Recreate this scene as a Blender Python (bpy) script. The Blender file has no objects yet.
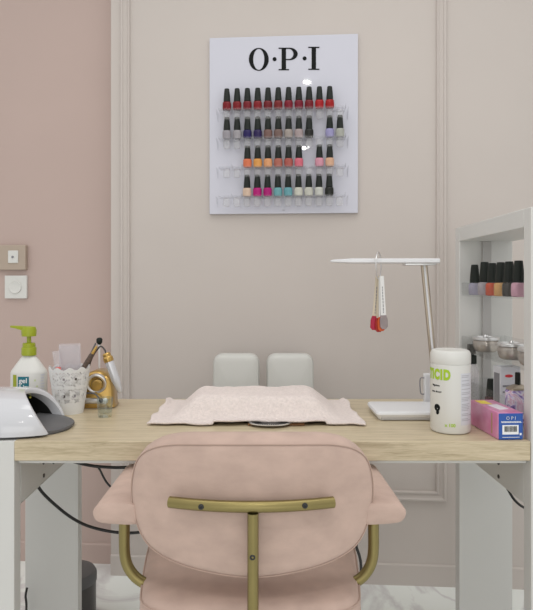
import bpy, bmesh, math, random
from mathutils import Vector, Matrix
random.seed(7)
PI = math.pi
SC = bpy.context.scene
COL = SC.collection
F, CX, CY, EYE = 607.0, 258.0, 285.0, 1.097
TH = math.radians(4.05)
WY = 2.259

def P(px, py, Y):                                   # photo direction at depth Y -> world
    return Vector(((px - CX) / F * Y, Y, EYE - (py - CY) / F * Y))
def PW(px, py, n=0.0, base=WY):                     # photo direction on the (turned) back wall -> wall-local u, z
    a = (px - CX) / F
    c, s = math.cos(TH), math.sin(TH)
    u = (a * (base - n * c) + n * s) / (c + a * s)
    Y = base - u * s - n * c
    return u, EYE - (py - CY) / F * Y

# ------------------------------------------------------------------ materials
def mat(name, col, rough=.5, metal=0.0, var=0.0, vscale=6.0, bump=0.0, bscale=60.0, sheen=0.0, coat=0.0, stretch=(1, 1, 1), spec=.5, var_col=None):
    m = bpy.data.materials.new(name); m.use_nodes = True
    nt = m.node_tree; b = nt.nodes['Principled BSDF']
    b.inputs['Base Color'].default_value = (*col, 1)
    b.inputs['Roughness'].default_value = rough
    b.inputs['Metallic'].default_value = metal
    b.inputs['Specular IOR Level'].default_value = spec
    if sheen:
        b.inputs['Sheen Weight'].default_value = sheen
        b.inputs['Sheen Roughness'].default_value = .45
        b.inputs['Sheen Tint'].default_value = (1, .9, .87, 1)
    if coat:
        b.inputs['Coat Weight'].default_value = coat
        b.inputs['Coat Roughness'].default_value = .08
    tc = nt.nodes.new('ShaderNodeTexCoord'); mp = nt.nodes.new('ShaderNodeMapping')
    mp.inputs['Scale'].default_value = stretch
    nt.links.new(tc.outputs['Object'], mp.inputs['Vector'])
    if var or var_col:
        n = nt.nodes.new('ShaderNodeTexNoise'); n.inputs['Scale'].default_value = vscale; n.inputs['Detail'].default_value = 5
        r = nt.nodes.new('ShaderNodeValToRGB')
        r.color_ramp.elements[0].position = .32; r.color_ramp.elements[1].position = .68
        lo = var_col if var_col else tuple(max(0, c * (1 - var)) for c in col)
        hi = col if var_col else tuple(min(1, c * (1 + var)) for c in col)
        r.color_ramp.elements[0].color = (*lo, 1); r.color_ramp.elements[1].color = (*hi, 1)
        nt.links.new(mp.outputs[0], n.inputs['Vector']); nt.links.new(n.outputs['Fac'], r.inputs[0])
        nt.links.new(r.outputs[0], b.inputs['Base Color'])
    if bump:
        n2 = nt.nodes.new('ShaderNodeTexNoise'); n2.inputs['Scale'].default_value = bscale; n2.inputs['Detail'].default_value = 3
        bp = nt.nodes.new('ShaderNodeBump'); bp.inputs['Strength'].default_value = bump; bp.inputs['Distance'].default_value = .004
        nt.links.new(mp.outputs[0], n2.inputs['Vector']); nt.links.new(n2.outputs['Fac'], bp.inputs['Height'])
        nt.links.new(bp.outputs[0], b.inputs['Normal'])
    return m

def clear(name, tint=(1, 1, 1), gloss=.12, rough=.03, white=0.0, edge=.45):
    m = bpy.data.materials.new(name); m.use_nodes = True
    nt = m.node_tree; nt.nodes.remove(nt.nodes['Principled BSDF'])
    out = nt.nodes['Material Output']
    t = nt.nodes.new('ShaderNodeBsdfTransparent'); t.inputs[0].default_value = (*tint, 1)
    g = nt.nodes.new('ShaderNodeBsdfGlossy'); g.inputs['Roughness'].default_value = rough
    d = nt.nodes.new('ShaderNodeBsdfDiffuse'); d.inputs[0].default_value = (.9, .9, .92, 1)
    lw = nt.nodes.new('ShaderNodeLayerWeight'); lw.inputs[0].default_value = .5
    pwn = nt.nodes.new('ShaderNodeMath'); pwn.operation = 'POWER'; pwn.inputs[1].default_value = 4
    mr = nt.nodes.new('ShaderNodeMath'); mr.operation = 'MULTIPLY_ADD'; mr.inputs[1].default_value = edge; mr.inputs[2].default_value = gloss * .1
    nt.links.new(lw.outputs['Facing'], pwn.inputs[0]); nt.links.new(pwn.outputs[0], mr.inputs[0])
    mx0 = nt.nodes.new('ShaderNodeMixShader'); mx0.inputs[0].default_value = white
    nt.links.new(t.outputs[0], mx0.inputs[1]); nt.links.new(d.outputs[0], mx0.inputs[2])
    mx = nt.nodes.new('ShaderNodeMixShader')
    nt.links.new(mr.outputs[0], mx.inputs[0]); nt.links.new(mx0.outputs[0], mx.inputs[1]); nt.links.new(g.outputs[0], mx.inputs[2])
    nt.links.new(mx.outputs[0], out.inputs['Surface'])
    return m

def wood_mat():
    m = mat('light_oak', (.6, .48, .32), .33, spec=.6)
    nt = m.node_tree; b = nt.nodes['Principled BSDF']
    tc = nt.nodes.new('ShaderNodeTexCoord')
    def noise(scale, st, det=6, dist=0):
        mp = nt.nodes.new('ShaderNodeMapping'); mp.inputs['Scale'].default_value = st
        n = nt.nodes.new('ShaderNodeTexNoise'); n.inputs['Scale'].default_value = scale; n.inputs['Detail'].default_value = det
        n.inputs['Distortion'].default_value = dist
        nt.links.new(tc.outputs['Object'], mp.inputs[0]); nt.links.new(mp.outputs[0], n.inputs['Vector']); return n
    a = noise(6, (1.0, 14, 14), 8, .6); c = noise(40, (.5, 7, 7), 5, 1.5)
    mx = nt.nodes.new('ShaderNodeMath'); mx.operation = 'MULTIPLY_ADD'; mx.inputs[1].default_value = .45
    nt.links.new(c.outputs['Fac'], mx.inputs[0])
    m2 = nt.nodes.new('ShaderNodeMath'); m2.operation = 'MULTIPLY'; m2.inputs[1].default_value = .6
    nt.links.new(a.outputs['Fac'], m2.inputs[0]); nt.links.new(m2.outputs[0], mx.inputs[2])
    r = nt.nodes.new('ShaderNodeValToRGB'); e = r.color_ramp.elements
    e[0].position = .36; e[0].color = (.39, .315, .195, 1); e[1].position = .66; e[1].color = (.62, .525, .37, 1)
    k = e.new(.5); k.color = (.525, .44, .295, 1)
    nt.links.new(mx.outputs[0], r.inputs[0]); nt.links.new(r.outputs[0], b.inputs['Base Color'])
    return m

def marble_mat():
    m = mat('white_marble', (.8, .8, .8), .12, coat=.3)
    nt = m.node_tree; b = nt.nodes['Principled BSDF']
    tc = nt.nodes.new('ShaderNodeTexCoord')
    n = nt.nodes.new('ShaderNodeTexNoise'); n.inputs['Scale'].default_value = 2.2; n.inputs['Detail'].default_value = 8; n.inputs['Distortion'].default_value = 1.4
    nt.links.new(tc.outputs['Object'], n.inputs['Vector'])
    s = nt.nodes.new('ShaderNodeMath'); s.operation = 'SUBTRACT'; s.inputs[1].default_value = .5
    ab = nt.nodes.new('ShaderNodeMath'); ab.operation = 'ABSOLUTE'
    nt.links.new(n.outputs['Fac'], s.inputs[0]); nt.links.new(s.outputs[0], ab.inputs[0])
    r = nt.nodes.new('ShaderNodeValToRGB'); e = r.color_ramp.elements
    e[0].position = 0; e[0].color = (.70, .70, .70, 1); e[1].position = .05; e[1].color = (.90, .94, .91, 1)
    nt.links.new(ab.outputs[0], r.inputs[0]); nt.links.new(r.outputs[0], b.inputs['Base Color'])
    return m

def marbled_mat():
    m = mat('purple_marbled_print', (.8, .75, .85), .25)
    nt = m.node_tree; b = nt.nodes['Principled BSDF']
    tc = nt.nodes.new('ShaderNodeTexCoord')
    n = nt.nodes.new('ShaderNodeTexNoise'); n.inputs['Scale'].default_value = 26; n.inputs['Detail'].default_value = 4; n.inputs['Distortion'].default_value = 2.2
    nt.links.new(tc.outputs['Object'], n.inputs['Vector'])
    r = nt.nodes.new('ShaderNodeValToRGB'); e = r.color_ramp.elements
    e[0].position = .34; e[0].color = (.12, .08, .25, 1); e[1].position = .7; e[1].color = (.75, .70, .78, 1)
    for p, c in ((.42, (.35, .25, .55)), (.5, (.75, .72, .8)), (.58, (.62, .36, .5))):
        k = e.new(p); k.color = (*c, 1)
    nt.links.new(n.outputs['Fac'], r.inputs[0]); nt.links.new(r.outputs[0], b.inputs['Base Color'])
    return m

M = dict(
    wall=mat('beige_wall_paint', (.545, .495, .46), .55, var=.015, vscale=3, bump=.03, bscale=180),
    pink=mat('dusty_pink_wall_paint', (.50, .385, .345), .5, var=.02, vscale=2, bump=.03, bscale=180),
    floor=marble_mat(), wood=wood_mat(),
    white=mat('white_laminate', (.62, .62, .60), .4, var=.01),
    grey=mat('grey_laminate_strip', (.45, .44, .43), .45),
    screw=mat('dark_screw', (.03, .025, .02), .4),
    velvet=mat('blush_velvet', (.505, .375, .318), .75, var=.085, vscale=19, bump=.12, bscale=40, sheen=.08, stretch=(1, 1, 1.6), spec=.2),
    piping=mat('blush_piping', (.44, .32, .265), .8, sheen=.3, spec=.2),
    gold=mat('olive_gold_metal', (.255, .21, .085), .34, .85, var=.05, vscale=20),
    gold2=mat('bright_gold_paint', (.52, .33, .09), .28, .75, var=.05, vscale=20, coat=.3),
    leather=mat('white_leatherette', (.56, .56, .53), .38, bump=.05, bscale=250),
    towel=mat('pale_pink_terry', (.82, .735, .70), .95, var=.07, vscale=140, bump=1.0, bscale=330, sheen=.35, spec=.1),
    board=mat('white_acrylic_board', (.60, .605, .68), .025, spec=.5),
    ink=mat('black_ink', (.008, .009, .009), .7, spec=.15),
    cap=mat('black_ridged_cap', (.010, .014, .011), .45, spec=.3),
    acrylic=clear('clear_acrylic', (.975, .975, .98), .1, .08, .03),
    tray=clear('frosted_clear_tray', (.975, .98, .98), .1, .08, .012, .22),
    cup=clear('clear_cup', (.95, .95, .95), .1, .3, .16),
    glass=clear('clear_glass', (.88, .91, .90), .5, .02, .02, .9),
    sleeve=clear('clear_plastic_sleeve', (.93, .91, .92), .3, .15, .22),
    lime=mat('lime_plastic', (.31, .36, .012), .35),
    limeink=mat('lime_ink', (.36, .55, .02), .5),
    plastic=mat('white_plastic', (.68, .68, .65), .3),
    gloss=mat('glossy_white_plastic', (.58, .59, .62), .12, coat=.5),
    dark=mat('dark_interior', (.012, .012, .012), .4),
    slate=mat('slate_grey_plastic', (.11, .11, .115), .45),
    led=mat('yellow_led', (.8, .75, .1), .3),
    teal=mat('teal_label', (.01, .16, .21), .45),
    label=mat('pale_grey_label', (.62, .63, .67), .5),
    text=mat('grey_print', (.22, .22, .24), .6),
    paleprint=mat('pale_grey_print', (.42, .42, .45), .6),
    silver=mat('brushed_silver', (.72, .72, .72), .3, .85),
    bronze=mat('champagne_metal', (.42, .36, .29), .35, .8),
    lamp=mat('white_silver_lamp', (.74, .75, .77), .3),
    pinkbox=mat('pink_carton', (.60, .15, .34), .3, var_col=(.70, .31, .50), vscale=22, coat=.3),
    blue=mat('blue_carton_end', (.018, .085, .36), .35),
    yellow=mat('yellow_print', (.85, .7, .08), .4),
    pale=mat('pale_print', (.8, .76, .82), .4),
    dullgold=mat('dull_gold_print', (.4, .27, .13), .4),
    paper=mat('white_paper', (.82, .82, .82), .6),
    red=mat('red_print', (.6, .03, .04), .4),
    marbled=marbled_mat(),
    sock=mat('matte_silver', (.5, .5, .5), .4, .6),
    cable=mat('black_cable', (.012, .012, .012), .45),
    handle=mat('pearl_silver', (.62, .63, .66), .25, .35),
    steel=mat('dark_steel', (.085, .08, .078), .35, .6),
    pot=mat('white_lace_metal', (.74, .74, .73), .45),
    brown=mat('brown_wood_edge', (.22, .10, .035), .5, var=.2, vscale=30, stretch=(1, 8, 8)),
    bristle=mat('dark_bristles', (.10, .07, .055), .8, var=.4, vscale=200),
    coral=mat('coral_plastic', (.75, .14, .12), .4),
    beige=mat('beige_plate', (.43, .35, .28), .4),
    swcream=mat('cream_swatch_stick', (.62, .55, .43), .35),
    swwhite=mat('clear_white_swatch_stick', (.75, .75, .74), .3),
)
_pm = {}
def polish(c):
    if c not in _pm: _pm[c] = mat('polish_%d' % len(_pm), tuple(v * .82 for v in c), .25, var=.10, vscale=60, spec=.3)
    return _pm[c]

# ------------------------------------------------------------------ mesh helpers
def tag(o, label, cat, group=None, kind=None):
    o['label'] = label; o['category'] = cat
    if group: o['group'] = group
    if kind: o['kind'] = kind
    return o
def empty(name, loc, rz=0, label=None, cat=None, group=None):
    o = bpy.data.objects.new(name, None); COL.objects.link(o); o.location = loc; o.rotation_euler = (0, 0, rz); o.empty_display_size = .03
    if label: tag(o, label, cat, group)
    return o
def build(name, bm, m, parent=None, loc=None, rz=0, smooth=True, label=None):
    bmesh.ops.recalc_face_normals(bm, faces=bm.faces[:])
    bm.faces.index_update(); flat = [f.material_index == 1 for f in bm.faces]
    for f in bm.faces: f.material_index = 0
    me = bpy.data.meshes.new(name); bm.to_mesh(me); bm.free()
    me.materials.append(m)
    if smooth:
        me.set_sharp_from_angle(angle=math.radians(38))
        for p, fl in zip(me.polygons, flat): p.use_smooth = not fl
    o = bpy.data.objects.new(name, me); COL.objects.link(o)
    if parent: o.parent = parent
    if loc is not None: o.location = loc
    if rz: o.rotation_euler = (0, 0, rz)
    if label: o['label'] = label
    return o
def struct(name, bm, m, loc=None, rz=0, smooth=False):
    o = build(name, bm, m, None, loc, rz, smooth); o['kind'] = 'structure'; return o
def NB(): return bmesh.new()
def box(bm, x0, x1, y0, y1, z0, z1, bev=0.0, seg=2, mtx=None):
    t = bmesh.new(); bmesh.ops.create_cube(t, size=1)
    for v in t.verts:
        v.co = Vector(((x0 + x1) / 2 + v.co.x * (x1 - x0), (y0 + y1) / 2 + v.co.y * (y1 - y0), (z0 + z1) / 2 + v.co.z * (z1 - z0)))
    if bev: bmesh.ops.bevel(t, geom=t.edges[:], offset=bev, segments=seg, profile=.6, affect='EDGES')
    for f in sorted(t.faces, key=lambda f: -f.calc_area())[:6]: f.material_index = 1
    merge(bm, t, mtx); return bm
def merge(bm, t, mtx=None, fn=None):
    mp = {}
    for v in t.verts:
        co = v.co.copy()
        if mtx: co = mtx @ co
        if fn: co = Vector(fn(co))
        mp[v] = bm.verts.new(co)
    for f in t.faces:
        try: bm.faces.new([mp[v] for v in f.verts]).material_index = f.material_index
        except ValueError: pass
    t.free()
def rings(bm, rs, closed=True, cap0=True, cap1=True):
    vs = [[bm.verts.new(p) for p in r] for r in rs]
    n = len(rs[0])
    for a, b in zip(vs[:-1], vs[1:]):
        for i in range(n if closed else n - 1):
            j = (i + 1) % n
            bm.faces.new((a[i], a[j], b[j], b[i]))
    if cap0: bm.faces.new(vs[0][::-1])
    if cap1: bm.faces.new(vs[-1])
    return vs
def lathe(bm, prof, n=40, sx=1, sy=1, center=(0, 0, 0), mtx=None, caps=True, pw=None):
    rs = []
    for r, z in prof:
        ring = []
        for i in range(n):
            a = 2 * PI * i / n
            ca, sa = math.cos(a), math.sin(a)
            if pw:
                ca = math.copysign(abs(ca) ** pw, ca); sa = math.copysign(abs(sa) ** pw, sa)
            v = Vector((center[0] + r * sx * ca, center[1] + r * sy * sa, center[2] + z))
            ring.append(mtx @ v if mtx else v)
        rs.append(ring)
    rings(bm, rs, True, caps, caps); return bm
def catmull(pts, k=8):
    pts = [Vector(p) for p in pts]; out = []
    ext = [pts[0] * 2 - pts[1]] + pts + [pts[-1] * 2 - pts[-2]]
    for i in range(1, len(ext) - 2):
        p0, p1, p2, p3 = ext[i - 1:i + 3]
        for j in range(k):
            t = j / k
            out.append(.5 * ((2 * p1) + (p2 - p0) * t + (2 * p0 - 5 * p1 + 4 * p2 - p3) * t * t + (3 * p1 - p0 - 3 * p2 + p3) * t ** 3))
    out.append(pts[-1]); return out
def tube(bm, pts, r, n=12, k=8, closed=False, smooth=True, rend=None):
    path = catmull(pts, k) if smooth and not closed else [Vector(p) for p in pts]
    m = len(path); rs = []; up = None
    for i, p in enumerate(path):
        a = path[(i - 1) % m] if (i or closed) else path[0]
        b = path[(i + 1) % m] if (i < m - 1 or closed) else path[-1]
        d = (b - a).normalized()
        if up is None:
            up = Vector((0, 0, 1)) if abs(d.z) < .9 else Vector((0, 1, 0))
        u = up - d * up.dot(d)
        u = u.normalized(); up = u; w = d.cross(u)
        rr = r if not rend else r + (rend - r) * i / (m - 1)
        rs.append([p + (u * math.cos(2 * PI * j / n) + w * math.sin(2 * PI * j / n)) * rr for j in range(n)])
    if closed:
        rs.append(rs[0]); vs = [[bm.verts.new(q) for q in ring] for ring in rs[:-1]]; vs.append(vs[0])
        for A, B in zip(vs[:-1], vs[1:]):
            for i in range(n): bm.faces.new((A[i], A[(i + 1) % n], B[(i + 1) % n], B[i]))
    else: rings(bm, rs)
    return bm
def prism(bm, poly, d0, d1, fn, bev=0):               # poly in 2D, extruded d0..d1 with fn(a,b,d)->xyz
    lo = [bm.verts.new(fn(a, b, d0)) for a, b in poly]; hi = [bm.verts.new(fn(a, b, d1)) for a, b in poly]
    n = len(poly)
    for i in range(n): bm.faces.new((lo[i], lo[(i + 1) % n], hi[(i + 1) % n], hi[i]))
    bm.faces.new(lo[::-1]); bm.faces.new(hi); return bm
def text(bm, s, size, fn, bold=0.0, ext=.0004, sp=1.0):
    cu = bpy.data.curves.new('t', 'FONT'); cu.body = s; cu.size = size; cu.extrude = ext; cu.offset = bold; cu.align_x = 'CENTER'; cu.space_character = sp; cu.resolution_u = 3
    o = bpy.data.objects.new('t', cu); COL.objects.link(o)
    dg = bpy.context.evaluated_depsgraph_get(); me = bpy.data.meshes.new_from_object(o.evaluated_get(dg))
    t = bmesh.new(); t.from_mesh(me)
    bmesh.ops.triangulate(t, faces=t.faces[:])
    merge(bm, t, None, fn)
    bpy.data.objects.remove(o); bpy.data.curves.remove(cu); bpy.data.meshes.remove(me)
def rrect(w, h, r, n=8, cx=0, cy=0):
    out = []
    for sx, sy, a0 in ((1, 1, 0), (-1, 1, PI / 2), (-1, -1, PI), (1, -1, 1.5 * PI)):
        for i in range(n + 1):
            a = a0 + i / n * PI / 2
            out.append((cx + sx * (w / 2 - r) + r * math.cos(a), cy + sy * (h / 2 - r) + r * math.sin(a)))
    return out
def inset2(poly, d):
    n = len(poly); out = []
    for i in range(n):
        a, b, c = Vector(poly[i - 1]), Vector(poly[i]), Vector(poly[(i + 1) % n])
        t = (c - a).normalized(); nn = Vector((-t.y, t.x))   # inward for CCW
        out.append(tuple(b + nn * d))
    return out
def cushion(bm, poly, prof, fn, bulge0=.0, bulge1=.0):
    """closed soft pad: poly CCW in 2D, prof = [(inset, depth)...]; both ends close with gently crowned rings"""
    cx = sum(p[0] for p in poly) / len(poly); cy = sum(p[1] for p in poly) / len(poly)
    rs = []
    def inner(base, d, bul, order):
        for k in order:
            rs.append([fn(cx + (x - cx) * k, cy + (y - cy) * k, d + bul * (1 - k * k)) for x, y in base])
    inner(inset2(poly, prof[0][0]), prof[0][1], bulge0, (.03, .25, .5, .75, .92))
    for ins, d in prof:
        rs.append([fn(x, y, d) for x, y in (inset2(poly, ins) if ins else poly)])
    inner(inset2(poly, prof[-1][0]), prof[-1][1], bulge1, (.92, .75, .5, .25, .03))
    rings(bm, rs)
    return bm
def resample(pts, n):
    pts = [Vector(p) for p in pts]; L = [0]
    m = len(pts)
    for i in range(m): L.append(L[-1] + (pts[(i + 1) % m] - pts[i]).length)
    out = []; j = 0
    for i in range(n):
        s = L[-1] * i / n
        while L[j + 1] < s: j += 1
        t = (s - L[j]) / max(1e-9, L[j + 1] - L[j]); out.append(tuple(pts[j].lerp(pts[(j + 1) % m], t)))
    return out
def smooth_loop(pts, k=6):
    pts = [Vector(p) for p in pts]; n = len(pts); out = []
    for i in range(n):
        p0, p1, p2, p3 = pts[i - 1], pts[i], pts[(i + 1) % n], pts[(i + 2) % n]
        for j in range(k):
            t = j / k
            out.append(tuple(.5 * ((2 * p1) + (p2 - p0) * t + (2 * p0 - 5 * p1 + 4 * p2 - p3) * t * t + (3 * p1 - p0 - 3 * p2 + p3) * t ** 3)))
    return out
def copy_tree(o, parent=None):
    c = o.copy(); COL.objects.link(c)
    if parent: c.parent = parent
    for ch in list(o.children): copy_tree(ch, c)
    return c

# ------------------------------------------------------------------ the room
WL = (0, WY, 0)
uL, _ = PW(111, 300)
struct('floor', box(NB(), -3.2, 3.2, -5.6, 2.75, -.05, 0), M['floor'])
struct('wall_back', box(NB(), uL, 3.0, 0, .12, 0, 2.75), M['wall'], WL, -TH)
PB = .092                                             # the pink wall stands this much further back
struct('wall_left', box(NB(), -2.6, uL + .3, PB, PB + .1, 0, 2.75), M['pink'], WL, -TH)
def base_profile(bm, u0, u1, y, zt):
    prof = [(0, 0), (-.006, 0), (-.006, zt - .005), (-.002, zt), (0, zt)]
    rings(bm, [[Vector((u, y + a, b)) for a, b in prof] for u in (u0, u1)])
    return bm
struct('baseboard_back', base_profile(NB(), uL, 3.0, 0, .078), M['wall'], WL, -TH)
struct('baseboard_left', base_profile(NB(), -2.6, uL + .29, PB, .078), M['pink'], WL, -TH)
# moulded panel frame on the back wall (mitred loop)
def frame_loop(bm, u0, u1, z0, z1, w=.036):
    prof = [(0, 0), (0, -.010), (.004, -.014), (.009, -.014), (.012, -.009), (.020, -.006), (.026, -.006), (.029, -.011), (.033, -.011), (w, -.004), (w, 0)]
    loops = []
    for d, y in prof:
        loops.append([Vector((u0 + d, y, z0 + d)), Vector((u1 - d, y, z0 + d)), Vector((u1 - d, y, z1 - d)), Vector((u0 + d, y, z1 - d))])
    vs = [[bm.verts.new(p) for p in l] for l in loops]
    for a, b in zip(vs[:-1], vs[1:]):
        for i in range(4): bm.faces.new((a[i], a[(i + 1) % 4], b[(i + 1) % 4], b[i]))
    return bm
u0, _ = PW(121, 300); u1, _ = PW(446, 300); _, z0 = PW(440, 501)
struct('trim_1', frame_loop(NB(), u0, u1, z0, 2.55), M['wall'], WL, -TH)

# switches on the pink wall
def wallpt(px, py, n):
    return PW(px, py, n, WY + PB)
a = wallpt(-6, 245, .02); b = wallpt(24, 270, .02)
sw = empty('light_switch', (0, WY, 0), -TH, 'beige rectangular light switch with a square white button on the pink wall', 'light switch')
ybk = PB
box_ = box(NB(), a[0], b[0], ybk - .022, ybk, b[1], a[1], .004, 3); build('wall_plate', box_, M['beige'], sw)
a2 = wallpt(6.5, 250.5, .024); b2 = wallpt(16.5, 263, .024)
build('rocker', box(NB(), a2[0], b2[0], ybk - .026, ybk - .018, b2[1], a2[1], .002), M['plastic'], sw, label='square white button')
cc = wallpt(11, 257, .026)
bm = NB(); lathe(bm, [(.0, 0), (.0045, 0), (.0045, .004), (.0, .004)], 16, mtx=Matrix.Translation((cc[0], ybk - .0245, cc[1])) @ Matrix.Rotation(PI / 2, 4, 'X'), caps=False)
build('indicator', bm, M['text'], sw)
dm = empty('dimmer_switch', (0, WY, 0), -TH, 'square white dimmer switch with round recess below the beige switch', 'light switch')
a = wallpt(3, 275.5, .012); b = wallpt(25, 298.5, .012)
build('wall_plate', box(NB(), a[0], b[0], ybk - .012, ybk, b[1], a[1], .002), M['plastic'], dm)
cc = wallpt(13.5, 287, .012)
bm = NB(); lathe(bm, [(.0, .001), (.014, .001), (.021, .003), (.024, .004), (.026, .003), (.026, -.002)], 40, mtx=Matrix.Translation((cc[0], ybk - .012, cc[1])) @ Matrix.Rotation(PI / 2, 4, 'X'), caps=False)
build('dial', bm, M['plastic'], dm)

# ------------------------------------------------------------------ wall display of polish bottles
BN = .016
dis = empty('polish_display', WL, -TH, 'white wall display board with black lettering holding rows of polish', 'display board')
bl, zt_ = PW(209.5, 38, BN); br, _ = PW(358, 35.5, BN); _, zb_ = PW(283, 213.5, BN)
build('board', box(NB(), bl, br, -BN, -.001, zb_, zt_, .0015, 2), M['board'], dis)
# lettering
bm = NB()
def wfn(a, b, d):
    u, z = PW(a, b, BN); return Vector((u, -BN - d, z))
def ellipse(cx, cy, rx, ry, n=40): return [(cx + rx * math.cos(2 * PI * i / n), cy + ry * math.sin(2 * PI * i / n)) for i in range(n)]
def ring_shape(bm, outer, inner, d=.0015):
    n = len(outer)
    vo = [bm.verts.new(wfn(*p, d)) for p in outer]; vi = [bm.verts.new(wfn(*p, d)) for p in inner]
    wo = [bm.verts.new(wfn(*p, 0)) for p in outer]; wi = [bm.verts.new(wfn(*p, 0)) for p in inner]
    for i in range(n):
        j = (i + 1) % n
        bm.faces.new((vo[i], vo[j], vi[j], vi[i])); bm.faces.new((wo[i], wo[j], vo[j], vo[i])); bm.faces.new((vi[i], vi[j], wi[j], wi[i]))
ring_shape(bm, ellipse(258.8, 59.4, 9.9, 11.4), ellipse(258.8, 59.4, 5.6, 10.5))
prism(bm, ellipse(274.6, 59.2, 2.0, 2.0, 20), 0, .0015, wfn)
# P: stem, serifs, bowl
for x0, x1, y0_, y1_ in ((281.6, 286.0, 48.2, 70.2), (278.6, 289.0, 69.2, 70.3), (278.6, 287.0, 47.8, 48.9)):
    prism(bm, [(x0, y0_), (x1, y0_), (x1, y1_), (x0, y1_)], 0, .0015, wfn)
n = 24; outer = [(286, 47.8)] + [(289.5 + 8.2 * math.sin(PI * i / n), 54.0 - 6.2 * math.cos(PI * i / n)) for i in range(n + 1)] + [(286, 60.2)]
inner = [(286, 48.9)] + [(288.8 + 4.6 * math.sin(PI * i / n), 54.0 - 5.1 * math.cos(PI * i / n)) for i in range(n + 1)] + [(286, 59.1)]
for i in range(len(outer) - 1):
    q = [outer[i], outer[i + 1], inner[i + 1], inner[i]]
    prism(bm, q, 0, .0015, wfn)
prism(bm, ellipse(304.6, 58.5, 2.0, 2.0, 20), 0, .0015, wfn)
for x0, x1, y0_, y1_ in ((311.6, 316.0, 47.4, 69.6), (308.3, 319.4, 68.8, 69.9), (308.3, 319.4, 46.9, 48.0)):
    prism(bm, [(x0, y0_), (x1, y0_), (x1, y1_), (x0, y1_)], 0, .0015, wfn)
build('lettering', bm, M['ink'], dis, smooth=False)
bm = NB()
_u, _z = PW(283.5, 211, BN)
text(bm, 'OPI', .007, lambda c: (_u + c.x, -BN - .0006 + c.z, _z + c.y)); build('small_print', bm, M['text'], dis, smooth=False)

NB_BOT = .016 + .030                                   # bottle axis distance from wall
rows_base = [109.5, 138.2, 167.2, 196.3]
SLOT0, SLOTP = 226.9, 10.28
shelf_z = []
for r, yb in enumerate(rows_base):
    _, zz = PW(283, yb, NB_BOT); shelf_z.append(zz)
def slot_u(i, r): return PW(SLOT0 + SLOTP * i - (.4 if r == 3 else 0), 150, NB_BOT)[0]
for r, zz in enumerate(shelf_z):
    ua, ub = slot_u(0, r) - .028, slot_u(11, r) + .020
    bm = NB()
    box(bm, ua, ub, -BN - .052, -BN, zz - .004, zz - .0005, .0008, 1)                 # floor
    box(bm, ua, ub, -BN - .054, -BN - .0515, zz - .006, zz + .003, .0006, 1)          # front lip
    for e in (ua - .010, ub + .007):                                                          # sloping end gussets
        prism(bm, [(-BN, zz - .034), (-BN, zz - .001), (-BN - .053, zz - .001)], e, e + .003, lambda a, b, d: Vector((d, a, b)))
    for i in range(12):                                                                # cup rings under each place
        uu = slot_u(i, r)
        box(bm, uu + .0185, uu + .0200, -BN - .052, -BN - .010, zz - .0005, zz + .010, .0004, 1)
    ash = build('acrylic_shelf', bm, M['acrylic'], dis)
    for i in range(12):
        uu = slot_u(i, r); bm = NB()
        lathe(bm, [(.0060, -.036), (.0105, -.0345), (.0125, -.028), (.0130, -.012), (.0115, -.0045)], 20, center=(uu, -NB_BOT, zz), caps=True)
        build('bottle_cup', bm, M['cup'], ash)

# polish bottle prototype meshes
def bottle_mesh():
    bm = NB()
    prof = [(.0, 0), (.0125, 0), (.0148, .0015), (.0158, .006), (.0160, .018), (.0158, .0265), (.0140, .0305), (.0095, .0325), (.0090, .0335), (.0, .0335)]
    lathe(bm, prof[1:-1], 28, 1, .82, pw=.82); return bm
def cap_mesh():
    bm = NB(); rs = []
    for z, r in ((.0315, .0105), (.033, .0122), (.050, .0114), (.066, .0100), (.0785, .0088), (.0805, .0080), (.0808, .004)):
        rs.append([Vector((r * (1 + (.035 if i % 2 else -.02)) * math.cos(2 * PI * i / 40), r * (1 + (.035 if i % 2 else -.02)) * math.sin(2 * PI * i / 40), z)) for i in range(40)])
    rings(bm, rs); return bm
def print_mesh():
    bm = NB()
    def onb(c): return (c.x, -.01265 * (1 - (c.x / .017) ** 2 * .5) + c.z, .0145 + c.y)
    text(bm, 'O P I', .0062, onb, .0, .0003); return bm
PROTO = {}
def make_bottle(colour, loc, rz, label, group, s=1.0, cat='nail polish', pr=None):
    if colour not in PROTO:
        root = empty('nail_polish_bottle', loc, rz)
        lum = sum(colour) / 3
        b = build('glass_body', bottle_mesh(), polish(colour), root)
        build('cap', cap_mesh(), M['cap'], root, label='tapered black cap')
        build('printed_name', print_mesh(), M['paper'] if lum < .25 else M['text'], b, smooth=False)
        PROTO[colour] = root
    else:
        root = copy_tree(PROTO[colour]); root.location = loc; root.rotation_euler = (0, 0, rz)
    root.scale = (s, s, s)
    tag(root, label, cat, group)
    return root
ORD = ['first', 'second', 'third', 'fourth', 'fifth', 'sixth', 'seventh', 'eighth', 'ninth', 'tenth', 'eleventh', 'twelfth']
deep = (.20, .004, .012)
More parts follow.
